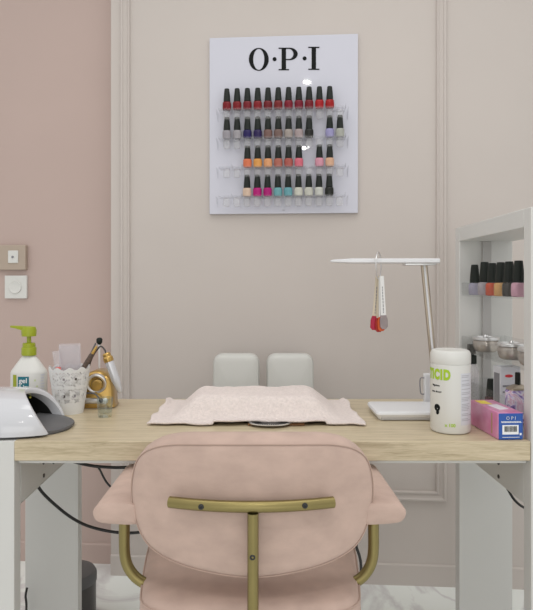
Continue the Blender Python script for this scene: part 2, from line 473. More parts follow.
ROWS = [
    ('top', list(range(11)), [((.21, .004, .010), 'deep red'), ((.22, .005, .010), 'deep red'), ((.19, .004, .012), 'dark red'), ((.24, .006, .012), 'deep red'), ((.17, .006, .012), 'maroon'), ((.20, .012, .014), 'dark red'),
      ((.22, .004, .02), 'berry red'), ((.20, .003, .02), 'dark berry red'), ((.19, .004, .012), 'dark red'), ((.42, .006, .01), 'bright red'), ((.38, .006, .008), 'bright red')]),
    ('second', [0, 1, 2, 3, 4, 5, 6, 7, 8, 10, 11], [((.36, .34, .37), 'silvery lilac'), ((.38, .36, .38), 'silvery grey'), ((.018, .010, .10), 'midnight blue'), ((.022, .010, .085), 'deep indigo'), ((.20, .115, .10), 'cocoa brown'), ((.19, .12, .105), 'taupe brown'),
      ((.38, .33, .30), 'warm greige'), ((.42, .34, .34), 'pale mauve'), ((.014, .015, .012), 'black'), ((.36, .34, .58), 'lavender glitter'), ((.44, .45, .40), 'pale sage grey')]),
    ('third', [2, 3, 4, 5, 6, 7, 9, 10], [((.75, .20, .09), 'coral orange'), ((.78, .36, .09), 'golden yellow'), ((.78, .37, .17), 'apricot'), ((.46, .15, .11), 'terracotta'), ((.45, .11, .09), 'brick red'), ((.72, .16, .22), 'coral pink'),
      ((.72, .33, .42), 'soft pink'), ((.74, .45, .30), 'peach')]),
    ('bottom', [2, 3, 4, 5, 6, 7, 8, 9, 10], [((.74, .55, .42), 'nude peach'), ((.50, .005, .19), 'magenta'), ((.45, .005, .18), 'fuchsia'), ((.16, .40, .43), 'dusty teal'), ((.15, .39, .44), 'turquoise'), ((.64, .64, .56), 'off-white'),
      ((.60, .60, .53), 'milky white'), ((.62, .63, .58), 'pale cream white'), ((.014, .016, .012), 'black')]),
]
c_, s_ = math.cos(TH), math.sin(TH)
def wall_world(u, n, z): return Vector((u * c_ - n * s_, WY - u * s_ - n * c_, z))
for r, (rn, slots, cols) in enumerate(ROWS):
    for k, (i, (c, nm)) in enumerate(zip(slots, cols)):
        make_bottle(c, wall_world(slot_u(i, r), NB_BOT, shelf_z[r]), -TH + random.uniform(-.06, .06),
                    "%s polish bottle, %s from left in the wall display's %s row" % (nm, ORD[k], rn), 'polish bottles in the %s row of the wall display' % rn, .985)

# ------------------------------------------------------------------ desk and shelf tower
XL, XR = -.542, .607
YF, YB = 1.349, 1.85
ZT, ZB = .75, .706
XO = .16
desk = empty('manicure_desk', (0, 0, 0), 0, 'light oak desk top on a white side frame with a shelf tower at its right', 'desk')
build('tabletop', box(NB(), XL, XR - .001, YF, YB, ZB, ZT, .0015, 1), M['wood'], desk, label='light oak veneer top')
build('front_leg', box(NB(), XL - XO, XL, YF, YF + .037, 0, ZB + .0435, .001, 1), M['white'], desk)
build('rear_leg', box(NB(), XL - XO, XL, 1.83, 1.867, 0, ZB + .0435, .001, 1), M['white'], desk)
build('side_top', box(NB(), XL - XO, XL - .0005, YF + .0375, 1.829, ZB - .001, ZB + .0435, .001, 1), M['white'], desk)
sr = build('side_rail', box(NB(), XL - .0, XL + .0 - .018, YF + .0375, 1.829, .598, ZB - .0012, .0006, 1), M['white'], desk)
def dots(bm, X, sgn, pts):
    for (y, z) in pts:
        lathe(bm, [(.0, 0), (.005, 0), (.005, .002), (.0, .0022)], 14, mtx=Matrix.Translation((X, y, z)) @ Matrix.Rotation(sgn * PI / 2, 4, 'Y'), caps=False)
def raypt(px, py, X):
    Y = X * F / (px - CX); return Y, EYE - (py - CY) / F * Y
for q in ((43.3, 462.5), (53.3, 462.3), (43.6, 475.5)):
    bm = NB(); dots(bm, XL, 1, [raypt(*q, XL)]); build('screw', bm, M['screw'], sr)
build('under_rail', box(NB(), XL + .001, XR - .001, YF + .02, YF + .04, ZB - .011, ZB - .0005, .001, 1), M['white'], desk)

tw = empty('shelf_tower', (0, 0, 0), 0, 'tall white open-sided shelf tower standing at the right end of the desk', 'shelf unit')
ZTOP = 1.271
build('front_post', box(NB(), XR, XR + XO, YF, YF + .037, 0, ZTOP, .001, 1), M['white'], tw)
build('rear_post', box(NB(), XR, XR + XO, 1.83, 1.867, 0, ZTOP, .001, 1), M['white'], tw)
build('top_panel', box(NB(), XR, XR + XO, YF + .0375, 1.8295, 1.229, ZTOP, .001, 1), M['white'], tw)
build('bottom_panel', box(NB(), XR, XR + XO, YF + .0375, 1.8295, ZB, ZT - .001, .001, 1), M['white'], tw)
sr2 = build('side_rail', box(NB(), XR, XR + .018, YF + .0375, 1.8295, .598, ZB - .0005, .0006, 1), M['white'], tw)
for q in ((498.8, 463), (498.8, 476.5)):
    bm = NB(); dots(bm, XR, -1, [raypt(*q, XR)]); build('screw', bm, M['screw'], sr2)
build('grey_strip', box(NB(), XR + .068, XR + .094, 1.823, 1.8298, ZT, 1.229, .001, 1), M['grey'], tw, label='grey vertical strip on the rear post')  # plain grey strip, full height of the opening
def tray(z, h, thick=.004):
    bm = NB(); x0, x1, ya, yb = XR + .004, XR + .135, YF + .039, 1.822
    box(bm, x0, x1, ya, yb, z - thick, z, .001, 1)
    box(bm, x0, x0 + .003, ya, yb, z, z + h, .0008, 1); box(bm, x1 - .003, x1, ya, yb, z, z + h, .0008, 1)
    box(bm, x0, x1, yb - .003, yb, z, z + h, .0008, 1)
    return bm
TR1, TR2 = 1.068, .903
build('tray', tray(TR1, .036), M['tray'], tw, label='clear tray holding polish bottles')
build('tray', tray(TR2, .042), M['tray'], tw, label='clear tray holding silver jars')
build('tray', tray(ZT + .004, .066), M['tray'], tw, label='clear tray at desk height')

# polish in the upper tray
TX = XR + .030
shelf_pol = [
    (474.7, .030, (.40, .38, .50), 'pale lilac polish bottle at the far end of the shelf tower tray'),
    (484.6, .028, (.42, .38, .42), 'tall pale grey polish bottle beside the lilac one in the tray'),
    (492.3, .030, (.62, .07, .015), 'orange red polish bottle in the shelf tower tray'),
    (500.7, .030, (.66, .36, .12), 'amber polish bottle between the orange and black ones in the tray'),
    (509.2, .030, (.016, .015, .012), 'black polish bottle in the shelf tower tray'),
    (518.6, .030, (.66, .36, .46), 'pink polish bottle at the near end of the shelf tower tray'),
]
for px, dx, c, lb in shelf_pol:
    X = XR + dx; Y = X * F / (px - CX)
    make_bottle(c, (X, Y, TR1), random.uniform(.1, .5), lb, "polish bottles in the shelf tower's upper tray", 1.16 if 'tall' in lb else 1.10)
make_bottle((.36, .33, .40), (XR + .068, 1.80 - .03, TR1), .3, 'greyish polish bottle behind the front line of bottles in the tray', "polish bottles in the shelf tower's upper tray", 1.10)
make_bottle((.68, .42, .50), (XR + .032, 1.418, TR1), .2, 'light pink polish bottle half hidden behind the front post', "polish bottles in the shelf tower's upper tray", 1.10)

# silver jars in the middle tray
def jar():
    root = empty('silver_jar', (0, 0, 0))
    bm = NB(); lathe(bm, [(.026, 0), (.032, .004), (.036, .016), (.0365, .026), (.034, .033), (.031, .035)], 40); build('bowl', bm, M['silverglass'], root)
    bm = NB(); lathe(bm, [(.033, .034), (.0375, .035), (.0375, .0415), (.036, .043), (.027, .0435), (.026, .041), (.004, .041)], 40); build('lid', bm, M['silver'], root)
    bm = NB(); lathe(bm, [(.005, .040), (.008, .044), (.005, .0485)], 20); build('knob', bm, M['silver'], root)
    return root
M['silverglass'] = mat('smoky_silver_glass', (.42, .38, .34), .18, .55, var=.25, vscale=45)
j0 = jar()
for k, (Y, lb) in enumerate(((1.772, 'silver lidded jar at the far end of the tower tray'), (1.588, 'silver lidded jar in the middle of the tower tray'), (1.462, 'silver lidded jar at the near end, partly behind the front post'))):
    j = j0 if k == 0 else copy_tree(j0)
    j.location = (XR + .058, Y, TR2); j.rotation_euler = (0, 0, .4 * k); tag(j, lb, 'jar', 'silver jars in the middle tray of the shelf tower')

# bottles at desk height in the tower
Z3 = ZT + .004
b = empty('dropper_bottle', (XR + .026, 1.795, Z3), 0, 'clear bottle with a stepped black cap behind the white tub', 'bottle')
bm = NB(); lathe(bm, [(.018, 0), (.020, .003), (.020, .090), (.015, .104), (.0095, .110)], 32); build('glass_body', bm, M['sleeve'], b)
bm = NB(); box(bm, -.0105, .0105, -.0105, .0105, .110, .136, .002); box(bm, -.012, .0085, -.009, .009, .139, .168, .003); box(bm, -.005, .005, -.005, .005, .134, .142, .001); build('cap', bm, M['cap'], b)
make_bottle((.06, .008, .010), (XR + .045, 1.70, Z3), .2, 'dark red polish bottle standing behind the pink carton', None, 1.0)
c = empty('cosmetic_carton', (XR + .055, 1.615, Z3), .1, 'tall pale carton with a red mark behind the purple marbled bottle', 'carton')
build('carton_body', box(NB(), -.0275, .0275, -.020, .020, 0, .128, .0012, 1), M['label'], c)
bm = NB(); prism(bm, [(x * .011 - .005, z * .004 + .104) for x, z in ellipse(0, 0, 1, 1, 24)], -.0208, -.0198, lambda a, b_, d: Vector((a, d, b_))); build('red_mark', bm, M['red'], c)
bm = NB(); box(bm, -.022, .014, -.0206, -.0199, .075, .080); box(bm, -.022, .02, -.0206, -.0199, .060, .064); box(bm, -.0285, -.0274, -.014, .014, .02, .11); build('printed_lines', bm, M['text'], c, smooth=False)
g = empty('marbled_bottle', (XR + .040, 1.512, Z3), .12, 'purple and white marbled square bottle with black cap behind the pink carton', 'bottle')
bm = NB(); cushion(bm, rrect(.052, .036, .006), [(.004, 0), (0, .003), (0, .078), (.003, .083)], lambda a, b_, d: Vector((a, b_, d))); build('printed_body', bm, M['marbled'], g)
bm = NB(); rings(bm, [[Vector((x * k, y * k, z)) for x, y in rrect(.050, .034, .006)] for k, z in ((1, .083), (.96, .087), (.5, .094), (.3, .096))]); build('shoulder', bm, M['bronze'], g)
bm = NB(); lathe(bm, [(.006, .095), (.0068, .096), (.0064, .124), (.005, .1255)], 24); build('cap', bm, M['cap'], g)

# ------------------------------------------------------------------ things on the right of the desk
bx = empty('polish_carton', (.562, 1.438, ZT), 0, 'pink glossy carton with a blue barcoded end lying on the desk corner', 'carton')
hw, hl, hh = .0285, .078, .0605
bx.rotation_euler = (0, 0, math.radians(3.0))
build('carton_body', box(NB(), -hw, hw, -hl, hl, 0.0005, hh, .0012, 1), M['pinkbox'], bx)
e = build('end_flap', box(NB(), -hw + .001, hw - .001, -hl - .0012, -hl + .001, .001, hh - .001, .0005, 1), M['blue'], bx, label='blue printed end')
bm = NB(); text(bm, 'O P I', .0105, lambda q: (q.x, -hl - .0014 - .0003, .0455 + q.y), .0002)
for zz, w in ((.0405, .045), (.0385, .043), (.0055, .040)):
    x = -w / 2
    while x < w / 2:
        d = random.uniform(.0016, .004); box(bm, x, x + d, -hl - .0018, -hl - .001, zz, zz + .0013); x += d + .0007
build('lettering', bm, M['paper'], e, smooth=False)
bc = build('barcode_label', box(NB(), -.0195, .0175, -hl - .0017, -hl - .001, .0125, .0335), M['paper'], e, smooth=False)
bm = NB(); x = -.015
while x < .014:
    d = random.choice((.0006, .0009, .0014)); box(bm, x, x + d, -hl - .0021, -hl - .0015, .0185, .031); x += d + random.choice((.0006, .001))
build('recycling_mark', box(NB(), .020, .0245, -hl - .0018, -hl - .001, .0105, .0155, .0003), M['paper'], e, smooth=False)
o = bm
build('barcode', o, M['ink'], e, smooth=False)
bm = NB(); prism(bm, [(-.022, .066), (.002, .066), (.002, .020), (-.022, .030)], hh - .0003, hh + .0006, lambda a, b_, d: Vector((a, b_, d))); build('yellow_print', bm, M['yellow'], bx, smooth=False)
bm = NB(); prism(bm, [(-.014, .012), (.012, .018), (.016, -.035), (-.010, -.045)], hh - .0003, hh + .0006, lambda a, b_, d: Vector((a, b_, d))); build('pale_print', bm, M['pale'], bx, smooth=False)
bm = NB(); prism(bm, [(-.024, .006), (-.030, .050), (-.036, .006), (-.044, .050)][:0] or [(-.048, .008), (-.043, .008), (-.043, .054), (-.048, .054)], -hw - .0006, -hw + .0003, lambda a, b_, d: Vector((d, a, b_))); build('gold_print', bm, M['dullgold'], bx, smooth=False)

tub = empty('wipes_tub', (.459, 1.448, ZT), 0, 'round white wipes tub with lime lettering near the desk front', 'tub')
TRd = .0465
bm = NB(); lathe(bm, [(.040, 0), (.0445, .002), (TRd, .007), (TRd, .160), (TRd - .0012, .1615)], 64); build('container', bm, M['plastic'], tub)
bm = NB(); lathe(bm, [(TRd - .0004, .1616), (TRd + .0002, .1625), (TRd + .0002, .184), (TRd - .003, .191), (TRd - .008, .1935), (TRd - .011, .1925), (.004, .1925)], 64); build('lid', bm, M['plastic'], tub)
view = math.atan2(-1.448, -.459)                        # direction to the camera
def oncyl(R, ang0):
    return lambda q: ((R + q.z) * math.cos(ang0 + q.x / R), (R + q.z) * math.sin(ang0 + q.x / R), q.y)
def cyl_text(bm, s, size, off, z, bold=.0):
    f = oncyl(TRd + .0003, view + off / TRd); text(bm, s, size, lambda q: f(Vector((q.x, q.y + z, q.z))), bold)
bm = NB(); f5 = oncyl(TRd + .0003, view - .0315 / TRd); text(bm, 'TICID', .0315, lambda q: f5(Vector((q.x * .68, q.y + .1275, q.z))), .0020, sp=1.20); build('lime_lettering', bm, M['limeink'], tub, smooth=False)
bm = NB(); cyl_text(bm, 'x 100', .0105, -.0005, .0185, .0003); build('lime_count', bm, M['limeink'], tub, smooth=False)
bm = NB(); cyl_text(bm, 'lingettes', .0066, -.036, .110); cyl_text(bm, 'sans alcool', .0066, -.035, .0955); build('product_lines', bm, M['ink'], tub, smooth=False); bm = NB()
def cyl_patch(bm, a0, a1, z0, z1, R):
    n = 10
    lo = [bm.verts.new((R * math.cos(view + (a0 + (a1 - a0) * i / n) / TRd), R * math.sin(view + (a0 + (a1 - a0) * i / n) / TRd), z0)) for i in range(n + 1)]
    hi = [bm.verts.new((R * math.cos(view + (a0 + (a1 - a0) * i / n) / TRd), R * math.sin(view + (a0 + (a1 - a0) * i / n) / TRd), z1)) for i in range(n + 1)]
    for i in range(n): bm.faces.new((lo[i], lo[i + 1], hi[i + 1], hi[i]))
for (cx_, cz_, rx, rz_) in ((-.0325, .060, .0085, .0085), (-.0315, .0485, .0040, .0048), (-.0295, .050, .0030, .0048)):
    f = oncyl(TRd + .0004, view); vs = [bm.verts.new(f(Vector((cx_ + rx * math.cos(2 * PI * i / 20), cz_ + rz_ * math.sin(2 * PI * i / 20), 0)))) for i in range(20)]; bm.faces.new(vs)
build('black_print', bm, M['ink'], tub, smooth=False)
lb = NB(); cyl_patch(lb, .024, .062, .022, .142, TRd + .0002); lo_ = build('side_label', lb, M['label'], tub)
bm = NB()
zz = .136
while zz > .03:
    cyl_patch(bm, .026, random.uniform(.045, .060), zz, zz + .0016, TRd + .0005); zz -= random.choice((.0036, .0036, .008))
build('small_print', bm, M['paleprint'], lo_, smooth=False)

lampo = empty('desk_lamp', (0, 0, 0), 0, 'slim white and silver desk lamp with a long flat bar head on thin stem', 'desk lamp')
bm = NB()
xa, xb, ya, yb = .303, .515, 1.548, 1.695
cushion(bm, rrect(xb - xa, yb - ya, .012, 6, (xa + xb) / 2, (ya + yb) / 2), [(.010, ZT + .0005), (.006, ZT + .004), (.0, ZT + .016), (.002, ZT + .021), (.006, ZT + .023)], lambda a, b_, d: Vector((a, b_, d)))
build('base', bm, M['lamp'], lampo)
build('base_edge', box(NB(), xa + .012, xb - .01, ya + .0035, ya + .012, ZT + .002, ZT + .0095, .001), M['grey'], lampo)
p0 = P(437.5, 401, 1.655); p1 = P(424.0, 264.5, 1.655); p0.z = ZT + .02
bm = NB(); dx = Vector((.0050, 0, .0))
for sg, in ((-1,), (1,)): tube(bm, [p0 + dx * sg, p1 + dx * sg], .0042, 10, 1, smooth=False)
build('stem', bm, M['bronze'], lampo)
bm = NB(); tube(bm, [p0 + Vector((0, -.002, 0)), p1 + Vector((0, -.002, 0))], .0036, 8, 1, smooth=False); build('stem_core', bm, M['lamp'], lampo)
pa, pb = P(331, 260.8, 1.62), P(440, 260.8, 1.62)
zc = (pa.z + pb.z) / 2
bm = NB()
rings(bm, [[Vector((x, 1.638 + y * w, zc + z * h)) for y, z in ((-1, -.6), (-1, .6), (-.75, 1), (.75, 1), (1, .6), (1, -.6), (.75, -1), (-.75, -1))] for x, w, h in ((pa.x, .010, .0018), (pa.x + .006, .014, .0035), (pa.x + .05, .020, .0062), (pa.x + .06, .021, .0066), (pb.x - .001, .021, .0066), (pb.x, .020, .0058))])
build('lamp_head', bm, M['lamp'], lampo)
q0, q1 = P(405, 265, 1.63), P(436, 265, 1.63)
build('hinge_plate', box(NB(), q0.x, q1.x, 1.625, 1.665, zc - .0115, zc - .006, .002), M['silver'], lampo)
a_, b_ = P(423, 373, 1.72), P(434, 373, 1.72)
build('charging_dock', box(NB(), a_.x, b_.x + .02, 1.702, 1.724, ZT + .0005, a_.z, .005, 3), M['lamp'], empty('phone_stand', (0, 0, 0), 0, 'small white stand behind the wipes tub with a thin dark slot', 'stand'))
s0, s1 = P(420.2, 379, 1.71), P(420.8, 393, 1.71)
bm = NB(); tube(bm, [Vector((a_.x + .003, 1.708, s0.z + .003)), s0, s1, Vector((a_.x + .003, 1.708, s1.z - .002))], .0016, 8, 6); build('dark_clip', bm, M['text'], bpy.data.objects['phone_stand'])

# swatch sticks on a ring round the lamp head
sx = P(378.5, 260, 1.638).x
swr = empty('swatch_ring', (sx, 1.638, zc), 0, 'metal ring of nail colour swatch sticks hanging from the lamp bar', 'colour swatches')
bm = NB(); th_ = math.radians(68)
pts = [Vector((.036 * math.cos(t) * math.cos(th_), .036 * math.cos(t) * math.sin(th_), -.012 + .036 * math.sin(t))) for t in [2 * PI * i / 40 for i in range(40)]]
tube(bm, pts, .0018, 8, closed=True); build('ring', bm, M['silver'], swr)
def stick(name, top, bot, mt, tipm, y, w0=.010, w1=.017):
    a0 = P(*top, 1.638 + y) - swr.location; b0 = P(*bot, 1.638 + y) - swr.location
    d = (b0 - a0); bm = NB()
    L = d.length; ang = math.atan2(d.x, -d.z)
    mtx = Matrix.Translation(a0) @ Matrix.Rotation(-ang, 4, 'Y')
    poly = [(-w0 / 2, 0), (w0 / 2, 0), (w1 / 2 * .8, -L * .75), (-w1 / 2 * .8, -L * .75)]
    prism(bm, poly, -.001, .001, lambda p, q, r: mtx @ Vector((p, r, q)))
    st = build(name, bm, mt, swr, smooth=False)
    bm = NB(); pl = [(-w1 * .42, -L * .74), (w1 * .42, -L * .74), (w1 * .62, -L * .82), (w1 * .60, -L * .96), (w1 * .3, -L), (-w1 * .3, -L), (-w1 * .60, -L * .96), (-w1 * .62, -L * .82)]
    rings(bm, [[mtx @ Vector((p * k, r, q)) for p, q in pl] for k, r in ((.9, .0016), (1, .0008), (1, -.0012), (.85, -.0028))])
    build('painted_tip', bm, tipm, st)
    bm = NB(); z = -L * .2
    while z > -L * .7:
        h = random.uniform(.003, .009); box(bm, -.0008, .0012, -.0014, -.0009, z - h, z, mtx=mtx); z -= h + .002
    build('printed_code', bm, M['text'], st, smooth=False)
stick('swatch_stick', (377.5, 276), (373.8, 330), M['swcream'], polish((.50, .005, .05)), .010)
stick('swatch_stick', (379.5, 278), (378.8, 332), M['swcream'], polish((.42, .02, .015)), .004)
stick('swatch_stick', (380.5, 277), (381.5, 331), M['swwhite'], polish((.75, .12, .02)), -.004)
stick('swatch_stick', (381.8, 276), (384.0, 329), M['swwhite'], polish((.36, .30, .30)), -.011)

# ------------------------------------------------------------------ things on the left of the desk
lam = empty('nail_lamp', (0, 0, 0), 0, 'white domed nail lamp with dark opening at the front left of the desk', 'nail lamp')
LCX, LCY = -.660, 1.473
LRX, LRY, LH, PE = .213, .119, .0915, 3.0
def lamp_pt(X, th, sc=1.0, lift=0.0):
    k = max(0.0, 1 - abs((X - LCX) / (LRX * (1 if sc == 1 else .985))) ** PE) ** (1 / PE)
    cy = math.copysign(abs(math.cos(th)) ** .8, math.cos(th)); sz = abs(math.sin(th)) ** .85
    return Vector((X, LCY - LRY * k * sc * cy, ZT + .0055 + lift + LH * k * sc * sz))
def edge_x(th):
    bot, pw = (-.484, .50) if th < PI / 2 else (-.500, .60)
    return -.566 + (bot + .566) * (1 - math.sin(th)) ** pw
NT = 40
ths = [PI * i / NT for i in range(NT + 1)]
bm = NB()
xl = LCX - LRX * .999
rows = []
for k in range(29):                                     # outer skin from the closed left end to the opening
    t = k / 28
    rows.append([lamp_pt(xl + (edge_x(th) - xl) * math.sin(t * PI / 2) ** 1.0 if t < 1 else edge_x(th), th) for th in ths])
for sc, dx_ in ((.985, .002), (.93, .003), (.86, .001), (.815, -.010), (.80, -.024)):      # rounded rim and the pale inner band
    rows.append([lamp_pt(edge_x(th) + dx_ * (1 if dx_ > 0 else 1), th, sc) for th in ths])
rings(bm, rows, closed=False, cap0=False, cap1=False)
build('shell', bm, M['gloss'], lam)
rows = [[lamp_pt(edge_x(th) - .024, th, .80) for th in ths], [lamp_pt(edge_x(th) - .075, th, .77) for th in ths], [lamp_pt(min(edge_x(th) - .12, -.69), th, .70) for th in ths], [lamp_pt(-.72, th, .3) for th in ths]]
bm = NB(); rings(bm, rows, closed=False, cap0=False, cap1=True); build('lining', bm, M['dark'], lam, label='black lining of the opening')
def base_pl(rx, ry, n=96):
    return [(LCX + rx * math.copysign(abs(math.cos(t)) ** .85, math.cos(t)), LCY + ry * math.copysign(abs(math.sin(t)) ** .85, math.sin(t))) for t in [2 * PI * i / n for i in range(n)]]
bm = NB(); prism(bm, base_pl(LRX - .008, LRY - .004), ZT + .0005, ZT + .0060, lambda a, b_, d: Vector((a, b_, d))); build('base_plate', bm, M['slate'], lam)
bm = NB(); rs = []
for k in range(16):
    t = k / 15; x = -.560 + t * (.560 - .4525)
    k_ = max(0.0, 1 - abs((x - LCX) / (LRX - .004)) ** 2.3) ** (1 / 2.3)
    w = min(.086, .112 * k_ + .004)
    h = .0060 + .013 * (1 - t) ** .9
    rs.append([Vector((x, LCY + .002 + w * y, ZT + .004 + h * z)) for y, z in ((-1, 0), (-1, .55), (-.92, .85), (-.6, .96), (-.3, .9), (0, .88), (.3, .9), (.6, .96), (.92, .85), (1, .55), (1, 0))])
rings(bm, rs); build('hand_rest', bm, M['slate'], lam, label='slate grey hand plate')
pt = lamp_pt(edge_x(2.2) - .034, 2.2, .775)
bm = NB(); bmesh.ops.create_uvsphere(bm, u_segments=12, v_segments=8, radius=.0032); build('sensor', bm, M['led'], lam, loc=pt)

pb_ = empty('pump_bottle', ((29 - CX) / F * 1.70, 1.70, ZT), 0, 'white pump bottle with lime green pump standing behind the nail lamp', 'pump bottle')
RB = .0505
bm = NB(); lathe(bm, [(.044, 0), (.049, .003), (RB, .009), (RB, .102), (RB - .0015, .107), (.044, .114), (.024, .142), (.0165, .149), (.0165, .153)], 56, 1, .72); build('bottle', bm, M['plastic'], pb_)
bm = NB(); lathe(bm, [(.0175, .150), (.0200, .151), (.0200, .170), (.0190, .173), (.0170, .1735), (.0170, .1835), (.0150, .185), (.006, .185), (.0058, .204), (.007, .205)], 36); build('collar', bm, M['lime'], pb_)
bm = NB(); lathe(bm, [(.010, .203), (.0195, .204), (.0205, .220), (.017, .230), (.004, .2315)], 32)
rings(bm, [[Vector((x, y * w, zz0 + z * h)) for y, z in ((-1, -1), (-1, .6), (-.6, 1), (.6, 1), (1, .6), (1, -1))] for x, w, h, zz0 in ((.004, .0125, .0085, .222), (-.018, .010, .0055, .2265), (-.036, .008, .0035, .2295), (-.0505, .006, .0025, .2310))])
build('pump_head', bm, M['lime'], pb_)
vb = math.atan2(-pb_.location.y, -pb_.location.x)
def bot_fn(off, z, R=RB):
    def f(q):
        a = vb + (off + q.x) / .046
        return ((R + .0004 + q.z) * math.cos(a), (R * .72 + .0004 + q.z) * math.sin(a), z + q.y)
    return f
def bot_patch(bm, a0, a1, z0, z1, lift=0):
    f0 = bot_fn(0, 0, RB + lift); n = 8
    vs = [[bm.verts.new(f0(Vector((a0 + (a1 - a0) * i / n, z, 0)))) for i in range(n + 1)] for z in (z0, z1)]
    for i in range(n): bm.faces.new((vs[0][i], vs[0][i + 1], vs[1][i + 1], vs[1][i]))
bm = NB(); bot_patch(bm, -.0330, -.0045, .050, .0955); tl = build('teal_label', bm, M['teal'], pb_, label='square teal label')
bm = NB(); text(bm, 'gel', .0185, bot_fn(-.019, .0785, RB + .0004), .0003); text(bm, '& lav', .0125, bot_fn(-.018, .064, RB + .0004), .0002); build('label_lettering', bm, M['paper'], tl, smooth=False)
bm = NB(); bot_patch(bm, -.050, -.037, .066, .100); build('lime_mark', bm, M['lime'], pb_)
bm = NB()
for k in range(7): bot_patch(bm, .026, .040 - .002 * (k % 3), .096 - k * .008, .0995 - k * .008 + .001)
build('side_print', bm, M['label'], pb_)
bm = NB(); bot_patch(bm, .008, .0125, .082, .087); bot_patch(bm, .013, .018, .066, .070); build('green_print', bm, mat('pale_green_print', (.55, .62, .35), .5), pb_)

# lace pot: real cut-outs
pot = empty('lace_pot', ((69.5 - CX) / F * 1.655, 1.655, ZT), 0, 'white flared pot with lace cut-outs holding brushes and files', 'pot')
bm = NB(); NA, NZ = 200, 72; H = .124
def potr(t): return .0370 + .0175 * t
grid = [[None] * NA for _ in range(NZ + 1)]
for k in range(NZ + 1):
    for i in range(NA):
        a = 2 * PI * i / NA; t = k / NZ
        zz = t * (H + .0035 * math.cos(a * 10) * max(0, (t - .85) / .15))
        grid[k][i] = bm.verts.new((potr(t) * math.cos(a), potr(t) * math.sin(a), zz))
def hole(i, k):
    t = k / NZ
    if t < .24 or t > .93: return False
    if .565 < t < .61: return False
    I, K = i // 2, k // 2                                 # holes are two cells wide and high
    u = ((I % 10) - 4.5) / 5                              # ten diamonds round the pot
    v = ((t - .24) / .325 if t < .57 else (t - .61) / .32) * 2 - 1
    d = abs(u) + abs(v)
    if I % 10 in (0,) : return False
    if d < .28: return True
    if .45 < d < .72 or .92 < d < 1.12: return (I + K) % 2 == 0
    if d > 1.3: return (I + K) % 2 == 0 and abs(v) < .9
    return False
for k in range(NZ):
    for i in range(NA):
        if not hole(i, k):
            j = (i + 1) % NA; bm.faces.new((grid[k][i], grid[k][j], grid[k + 1][j], grid[k + 1][i]))
bm.faces.new([grid[0][i] for i in range(NA)][::-1])
bmesh.ops.delete(bm, geom=[v for v in bm.verts if not v.link_faces], context='VERTS')
bmesh.ops.solidify(bm, geom=bm.faces[:], thickness=.0012)
build('pot_wall', bm, M['pot'], pot, smooth=False)
PX, PY = pot.location.x, pot.location.y
def leaning(name, base, tip, label, cat, group=None):
    base = Vector(base); tip = Vector(tip); d = (tip - base)
    o = empty(name, base, 0, label, cat, group)
    zz_ = d.normalized(); xx_ = (Vector((1, 0, 0)) - zz_ * zz_.x).normalized(); yy_ = zz_.cross(xx_)
    o.rotation_euler = Matrix((xx_, yy_, zz_)).transposed().to_euler(); return o, d.length
# plastic sleeves
zb = ZT + .012
t1 = P(69.5, 343.5, PY)
o, L = leaning('plastic_sleeve', (PX + .004, PY + .004, zb), t1, 'clear plastic sleeve standing upright in the lace pot', 'sleeve')
build('sleeve_front', box(NB(), -.028, .031, -.004, -.0032, .01, L, .0003, 1), M['sleeve'], o); build('sleeve_back', box(NB(), -.031, .027, .0032, .004, .01, L - .006, .0003, 1), M['sleeve'], o)
t2 = P(56.0, 351, PY - .01)
o, L = leaning('plastic_sleeve', (PX - .012, PY - .008, zb), t2, 'narrow clear sleeve with a red end at the pot left side', 'sleeve')
build('sleeve_front', box(NB(), -.010, .010, -.002, .002, 0, L, .0003, 1), M['sleeve'], o)
build('red_end', box(NB(), -.007, .007, -.004, .001, L - .062, L - .044, .002, 2), M['coral'], o)
t3 = P(96.8, 346.2, PY - .02)
o, L = leaning('dust_brush', (PX - .023, PY - .010, zb + .004), t3, 'brown brush with a gold ferrule leaning right out of the lace pot', 'brush')
bm = NB(); lathe(bm, [(.003, 0), (.0052, .01), (.0055, L - .10), (.0070, L - .094), (.0066, L - .030), (.0048, L - .024)], 16); build('handle', bm, M['bristle'], o)
bm = NB(); lathe(bm, [(.0035, L - .026), (.0040, L - .023), (.0036, L - .008), (.0026, L)], 16); build('ferrule', bm, M['gold2'], o)
t4 = P(94.0, 347.0, PY + .012)
o, L = leaning('nail_file', (PX - .012, PY + .012, zb + .004), t4, 'thin grey nail file leaning behind the brown brush', 'nail file')
build('file_board', box(NB(), -.0022, .0022, -.0012, .0012, 0, L + .012, .0006), M['slate'], o)

# gold drill machine
DX, DY = (99.0 - CX) / F * 1.745, 1.745
dr = empty('drill_machine', (DX, DY, ZT), 0, 'gold nail drill machine with a round dial beside the lace pot', 'drill machine')
bm = NB(); prof = [(-.050, 0), (.046, 0), (.048, .012), (.044, .060), (.034, .086), (.012, .101), (-.012, .102), (-.036, .088), (-.050, .060), (-.054, .012)]
pol = resample(smooth_loop(prof, 4), 60)
cushion(bm, pol, [(.010, -.034), (.003, -.031), (0, -.024), (0, .030), (.004, .036)], lambda a, b_, d: Vector((a, d + (b_ - .05) * .18, b_ + .003 * 0)), -.002, .002)
bd = build('housing', bm, M['gold2'], dr)
def dialm(prof, cx, cz, n=40):
    bm = NB(); y = -.034 + (cz - .05) * .18
    lathe(bm, prof, n, mtx=Matrix.Translation((cx, y, cz)) @ Matrix.Rotation(PI / 2 + .18, 4, 'X'), caps=False); return bm
build('dial_ring', dialm([(.0200, -.006), (.0275, -.004), (.0285, .009), (.0260, .0115), (.0210, .010), (.0200, -.004)], .002, .070), M['silver'], dr, label='silver ring round the dial')
build('dial', dialm([(.0150, -.004), (.0155, .018), (.0135, .022), (.0, .023)], .006, .070), M['gold2'], dr)
